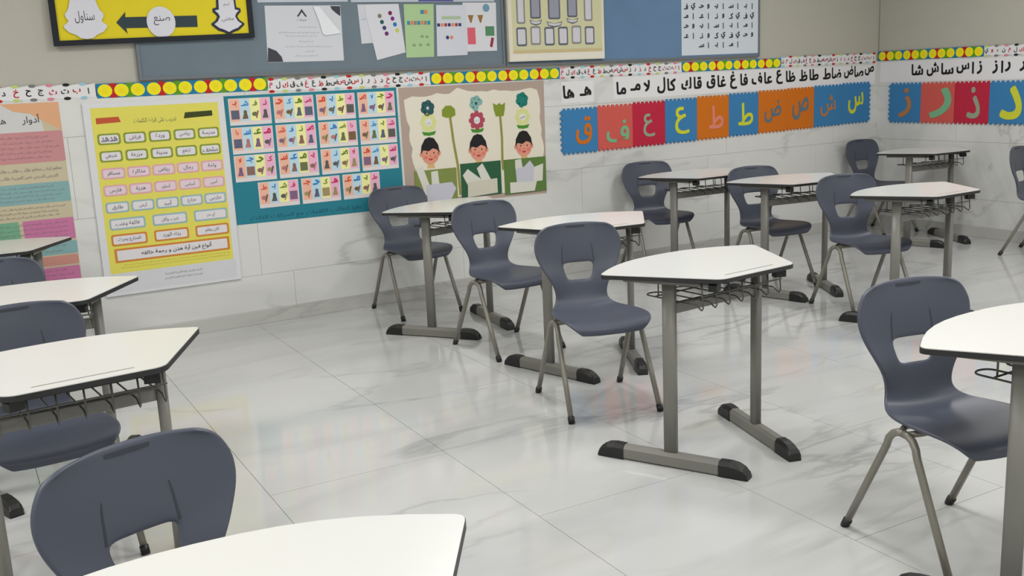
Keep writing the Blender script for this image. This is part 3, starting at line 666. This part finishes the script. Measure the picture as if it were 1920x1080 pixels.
# alphabet chart sheet
p = Print('alphabet_chart', WA, 5.34, 1.95, OB)
p.rect('sheet', 4.950, 1.525, 5.742, 2.35, W_('chart_white', (206, 214, 222)), 0.0004, 0.001)
k = 0
for r in range(8):
    for c in range(5):
        if r == 0 and c not in (1, 2, 3): continue
        x = 5.70-0.15*c-0.07; z = 1.595+0.072*r
        t = ['عا', 'ما', 'با', 'سا', 'را', 'حو', 'في', 'كي', 'نو'][(r*5+c) % 9]
        p.text('printed_letter_pair#%d' % k, t[0]+'ـ', x-0.035, z, P_DGREY, 0.0016, size=0.056, bold=0.05, maxw=0.05)
        p.text('printed_letter_pair#%d' % k, t[1], x+0.035, z, P_DGREY, 0.0016, size=0.056, bold=0.05, maxw=0.045); k += 1
p.build('sheet', 'white chart of paired black letters at the right end of the blue board', 'poster')

# ------------------------------------------------------------------ desk
KIDS = {}
def add(parent, name, me, mats, level_parent=None):
    o = link(name, me, parent, mats); KIDS.setdefault(parent.name, []).append(o); return o
def desk_outline(inset=0.0):
    A = (-0.409, 0.38); E_ = (-0.192, 0.0); D_ = (0.192, 0.0); T = (0.409, 0.38)
    def rnd_corner(p, a, b, r, n=5):
        p = Vector(p); u = (Vector(a)-p).normalized(); v = (Vector(b)-p).normalized()
        s = p+u*r; e = p+v*r; out = []
        for i in range(n+1):
            t = i/n; out.append(tuple((1-t)**2*s + 2*t*(1-t)*p + t*t*e))
        return out
    curve = []
    for i in range(13):
        t = -1+2*i/12; x = 0.395*t; y = 0.386 + 0.130*(1-abs(t)**2.3)
        curve.append((x, y))
    pts = rnd_corner(E_, A, D_, 0.030) + rnd_corner(D_, E_, T, 0.030) + rnd_corner((0.413, 0.378), D_, curve[-2], 0.024) + list(reversed(curve[1:-1])) + rnd_corner((-0.413, 0.378), curve[1], E_, 0.024)
    if inset:
        c = Vector((0, 0.24)); pts = [tuple(c + (Vector(q)-c)*(1-inset/((Vector(q)-c).length))) for q in pts]
    return pts
def make_desk():
    root = link('student_desk', None)
    HT = 0.72
    bm = bmesh.new(); prism(bm, desk_outline(0.002), HT-0.016, HT); add(root, 'tabletop', from_bm('tabletop', bm), [M_TOP])
    bm = bmesh.new(); prism(bm, desk_outline(0.0), HT-0.0165, HT-0.0022); add(root, 'edge_band', from_bm('edge_band', bm), [M_EDGE])
    bm = bmesh.new(); prism(bm, [(-0.125, 0.042), (0.122, 0.042), (0.125, 0.0455), (0.122, 0.049), (-0.125, 0.049), (-0.128, 0.0455)], HT-0.004, HT+0.0004); add(root, 'pen_groove', from_bm('pen_groove', bm), [M_GROOVE])
    for sg in (-1, 1):
        far = Vector((sg*0.341, 0.482)); near = Vector((sg*0.125, -0.066)); mid = Vector((sg*0.232, 0.213)); d = (near-far).normalized(); n = Vector((-d.y, d.x))
        # oval column
        bm = bmesh.new(); rings = []
        for z in (0.045, 0.690):
            se = lambda q: math.copysign(abs(q)**0.5, q)
            rings.append([bm.verts.new((mid.x + d.x*0.025*se(math.cos(a)) + n.x*0.015*se(math.sin(a)), mid.y + d.y*0.025*se(math.cos(a)) + n.y*0.015*se(math.sin(a)), z)) for a in [2*math.pi*k/16 for k in range(16)]])
        for k in range(16): bm.faces.new((rings[0][k], rings[0][(k+1) % 16], rings[1][(k+1) % 16], rings[1][k]))
        bm.faces.new(list(reversed(rings[0]))); bm.faces.new(rings[1])
        me = from_bm('leg', bm, True); add(root, 'leg', me, [M_STEEL])
        # foot rail
        def bar(bm, a, b, hw, z0, z1, flat=True):
            pr = [(-hw, z0), (hw, z0), (hw, z1-0.012), (hw*0.55, z1), (-hw*0.55, z1), (-hw, z1-0.012)]
            L = []
            for q in (a, b): L.append([bm.verts.new((q.x+n.x*u, q.y+n.y*u, v)) for u, v in pr])
            for k in range(6): bm.faces.new((L[0][k], L[0][(k+1) % 6], L[1][(k+1) % 6], L[1][k]))
            bm.faces.new(list(reversed(L[0]))); bm.faces.new(L[1])
        bm = bmesh.new(); bar(bm, far+d*0.105, near-d*0.105, 0.023, 0.006, 0.054); bmesh.ops.recalc_face_normals(bm, faces=bm.faces[:])
        add(root, 'foot_rail', from_bm('foot_rail', bm), [M_STEEL])
        for tip, dd in ((far, -d), (near, d)):
            bm = bmesh.new(); rr = []
            for t, h, hw in ((0.0, 0.056, 0.0255), (0.040, 0.057, 0.026), (0.068, 0.053, 0.026), (0.090, 0.042, 0.0255), (0.102, 0.028, 0.025), (0.108, 0.008, 0.023)):
                q = tip - dd*0.108 + dd*t
                if t == 0.0: pass
                rr.append([bm.verts.new((q.x+n.x*u, q.y+n.y*u, v)) for u, v in ((-hw, 0.0), (hw, 0.0), (hw, h*0.75), (hw*0.6, h), (-hw*0.6, h), (-hw, h*0.75))])
            for i in range(len(rr)-1):
                for k in range(6): bm.faces.new((rr[i][k], rr[i][(k+1) % 6], rr[i+1][(k+1) % 6], rr[i+1][k]))
            bm.faces.new(list(reversed(rr[0]))); bm.faces.new(rr[-1]); bmesh.ops.recalc_face_normals(bm, faces=bm.faces[:])
            add(root, 'foot_cap', from_bm('foot_cap', bm, False), [M_BLACK])
        # rail under the top
        bm = bmesh.new(); a = mid - d*0.17; b = mid + d*0.17
        bar(bm, a, b, 0.020, 0.682, 0.7035); bmesh.ops.recalc_face_normals(bm, faces=bm.faces[:]); add(root, 'top_rail', from_bm('top_rail', bm), [M_STEEL])
        bm = bmesh.new(); q = mid + d*0.155; bar(bm, q, q+d*0.03, 0.021, 0.668, 0.7030); bmesh.ops.recalc_face_normals(bm, faces=bm.faces[:]); add(root, 'rail_cap', from_bm('rail_cap', bm), [M_BLACK])
    add(root, 'crossbar', boxme('crossbar', -0.222, 0.222, 0.203, 0.223, 0.570, 0.610, bev=0.004), [M_STEEL])
    bm = bmesh.new(); z = 0.616; r = 0.0028; xw = [-0.205+0.0683*k for k in range(7)]
    for k, x in enumerate(xw):
        pts = [(x, 0.345, z), (x, 0.11, z), (x, 0.09, z-0.012), (x, 0.082, z-0.016), (x, 0.075, z-0.006), (x, 0.078, z+0.03), (x, 0.085, 0.700)]
        tube(bm, pts, r, 6)
    for k in (0, 2, 4):
        a, b = xw[k], xw[k+1]; tube(bm, [((a+b)/2 - (b-a)/2*math.cos(t), 0.345+0.026*math.sin(t), z) for t in [math.pi*i/8 for i in range(9)]], r, 6)
    for y_, z_ in ((0.30, z+0.005), (0.15, z+0.005), (0.077, z+0.035)): tube(bm, [(-0.212, y_, z_), (0.212, y_, z_)], r, 6)
    for x in (-0.20, 0.20): tube(bm, [(x, 0.30, z+0.005), (x, 0.30, 0.701)], r, 6)
    add(root, 'wire_basket', from_bm('wire_basket', bm, True), [M_WIRE])
    return root

# ------------------------------------------------------------------ chair
PROF = [  # (y, z, half width, edge droop)
    (-0.212, 0.362, 0.135), (-0.214, 0.380, 0.160), (-0.200, 0.396, 0.180), (-0.165, 0.404, 0.193), (-0.10, 0.404, 0.198), (-0.03, 0.400, 0.196), (0.04, 0.396, 0.186),
    (0.095, 0.394, 0.166), (0.135, 0.402, 0.145), (0.158, 0.425, 0.126), (0.170, 0.455, 0.120), (0.178, 0.490, 0.126), (0.186, 0.522, 0.142), (0.196, 0.558, 0.164), (0.206, 0.594, 0.184),
    (0.212, 0.630, 0.200), (0.218, 0.665, 0.207), (0.224, 0.700, 0.204), (0.230, 0.732, 0.190), (0.234, 0.757, 0.174), (0.237, 0.773, 0.138)]
FR = [-1, -0.93, -0.8, -0.6, -0.4, -0.2, 0, 0.2, 0.4, 0.6, 0.8, 0.93, 1]
def chair_pt(i, f):
    i0 = int(min(len(PROF)-2, max(0, math.floor(i)))); t = i-i0
    a, b = PROF[i0], PROF[i0+1]; y = a[0]*(1-t)+b[0]*t; z = a[1]*(1-t)+b[1]*t; w_ = a[2]*(1-t)+b[2]*t
    x = w_*f
    back = min(1, max(0, (i-9)/4.0)); seat = 1-min(1, max(0, (i-7)/3.0))
    y -= back*0.030*f*f                       # back wraps forward round the sitter
    z += seat*(0.012*abs(f)**2.5 - 0.006*(1-f*f))
    if i < 3: z -= 0.012*(3-i)/3*abs(f)**2
    if i > 17: z -= 0.010*(i-17)/3*abs(f)**3
    return Vector((x, y, z))
def make_chair():
    root = link('student_chair', None)
    bm = bmesh.new(); grid = [[bm.verts.new(chair_pt(i, f)) for f in FR] for i in range(len(PROF))]
    for i in range(len(PROF)-1):
        for k in range(len(FR)-1):
            if i in (12, 13) and 4 <= k <= 7: continue
            bm.faces.new((grid[i][k], grid[i][k+1], grid[i+1][k+1], grid[i+1][k]))
    me = from_bm('shell', bm, True)
    tmp = bpy.data.objects.new('tmp', me); COL.objects.link(tmp)
    s = tmp.modifiers.new('s', 'SOLIDIFY'); s.thickness = 0.012; s.offset = 0
    b = tmp.modifiers.new('b', 'SUBSURF'); b.levels = 2; b.render_levels = 2
    bpy.context.view_layer.update(); dg = bpy.context.evaluated_depsgraph_get()
    me2 = bpy.data.meshes.new_from_object(tmp.evaluated_get(dg)); me2.name = 'shell'
    bpy.data.objects.remove(tmp)
    for q in me2.polygons: q.use_smooth = True
    sh = add(root, 'seat_shell', me2, [M_SHELL])
    # moulded grooves running up from the handle hole, and the grip recess at the top
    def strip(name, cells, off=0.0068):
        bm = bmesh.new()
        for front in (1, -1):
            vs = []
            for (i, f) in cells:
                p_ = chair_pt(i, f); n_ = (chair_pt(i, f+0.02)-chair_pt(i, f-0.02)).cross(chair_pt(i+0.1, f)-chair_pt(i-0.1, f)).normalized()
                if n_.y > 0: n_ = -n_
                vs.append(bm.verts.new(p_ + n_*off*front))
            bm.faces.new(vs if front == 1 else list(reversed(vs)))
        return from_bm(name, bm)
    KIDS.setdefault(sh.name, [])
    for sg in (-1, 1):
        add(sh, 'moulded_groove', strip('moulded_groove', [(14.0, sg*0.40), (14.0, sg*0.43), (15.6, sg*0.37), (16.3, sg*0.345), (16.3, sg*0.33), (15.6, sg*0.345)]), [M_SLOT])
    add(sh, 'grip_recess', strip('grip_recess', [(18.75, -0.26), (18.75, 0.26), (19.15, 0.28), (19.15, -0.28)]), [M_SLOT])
    # frame: inverted U each side, two legs meeting at the top
    for sg in (-1, 1):
        for fb in (-1, 1):
            tip = Vector((sg*0.200, fb*0.227, 0.012)); sh_ = Vector((sg*0.190, fb*0.064, 0.325))
            pts = [tip, tip.lerp(sh_, 0.5), sh_]
            c = Vector((sg*0.186, 0, 0.345))
            pts += [Vector((sg*0.189, fb*0.056, 0.350)), Vector((sg*0.187, fb*0.040, 0.368)), Vector((sg*0.186, fb*0.020, 0.377)), Vector((sg*0.185, 0, 0.378))]
            bm = bmesh.new(); tube(bm, pts, 0.0115, 12); bmesh.ops.recalc_face_normals(bm, faces=bm.faces[:])
            lg = add(root, 'leg', from_bm('leg', bm, True), [M_TUBE])
            bm = bmesh.new(); d = (sh_-tip).normalized(); tube(bm, [tip-d*0.0125, tip+d*0.016], 0.0145, 12); bmesh.ops.recalc_face_normals(bm, faces=bm.faces[:])
            for v in bm.verts: v.co.z = max(0.0, v.co.z)
            KIDS.setdefault(lg.name, []); add(lg, 'foot_tip', from_bm('foot_tip', bm, True), [M_BLACK])
    bm = bmesh.new()
    for y_ in (-0.03, 0.035): tube(bm, [(-0.185, y_*0.4, 0.378), (-0.15, y_, 0.384), (0.15, y_, 0.384), (0.185, y_*0.4, 0.378)], 0.010, 10)
    add(root, 'seat_support', from_bm('seat_support', bm, True), [M_TUBE])
    return root

D0 = make_desk(); C0 = make_chair()
used = {'d': False, 'c': False}
def place(kind, x, y, th, label):
    src = D0 if kind == 'd' else C0
    o = copy_tree(src) if used[kind] else src
    used[kind] = True
    o.location = (x, y, 0); o.rotation_euler = (0, 0, th)
    tag(o, label, 'desk' if kind == 'd' else 'chair', 'white student desks' if kind == 'd' else 'blue grey student chairs')
DESKS = [
 (2.431, 2.602, 0.119, 'white student desk standing whole in the middle foreground'),
 (2.655, 3.835, -0.085, 'white student desk directly behind the middle foreground chair'),
 (2.572, 4.960, 0.28, 'white student desk nearest the three boys poster'),
 (4.490, 5.175, -0.006, 'white student desk against the back wall under the foam tiles, left one'),
 (4.597, 4.420, -0.118, 'white student desk between the two chairs under the orange foam tiles'),
 (4.645, 3.472, 0.054, 'white student desk in the right middle, a chair at its left tip'),
 (6.70, 5.08, -0.041, 'shaded student desk in the far room corner by the right wall'),
 (2.473, 1.266, 0.05, 'white student desk cut off by the right edge in the foreground'),
 (0.244, 2.664, 0.109, 'nearest white desk cut off by the left edge, wire basket in view'),
 (0.184, 3.790, -0.05, 'second white desk from the front along the left edge'),
 (0.109, 5.248, -0.021, 'farthest white desk along the left edge, in front of the pastel poster'),
 (0.248, 1.039, -0.031, 'white desk top cut off by the bottom edge of the photo'),
]
CHAIRS = [
 (2.375, 3.563, -0.235, 'blue grey chair behind the middle foreground desk'),
 (2.500, 5.780, 0.016, 'blue grey chair in front of the teal chart'),
 (2.525, 4.635, 0.05, 'blue grey chair between the teal chart and the middle foreground chair'),
 (2.455, 1.812, -0.188, 'large blue grey chair in the right foreground'),
 (4.472, 5.830, -0.193, 'blue grey chair against the back wall under the crimson foam tile'),
 (4.665, 4.900, -0.150, 'blue grey chair half hidden behind the desk under the orange foam tiles'),
 (4.600, 4.060, -0.251, 'blue grey chair at the left tip of the right middle desk'),
 (6.85, 5.90, 0.02, 'blue grey chair in the far room corner'),
 (6.84, 4.40, 0.25, 'blue grey chair seen nearly edge-on by the right wall'),
 (0.300, 1.750, 0.32, 'blue grey chair back filling the bottom left corner'),
 (0.16, 3.37, 0.12, 'blue grey chair behind the nearest left desk'),
 (0.075, 4.53, -0.2, 'blue grey chair behind the second left desk'),
 (-0.05, 5.72, -0.10, 'blue grey chair barely showing behind the farthest left desk'),
]
for d in DESKS: place('d', *d)
for c in CHAIRS: place('c', *c)
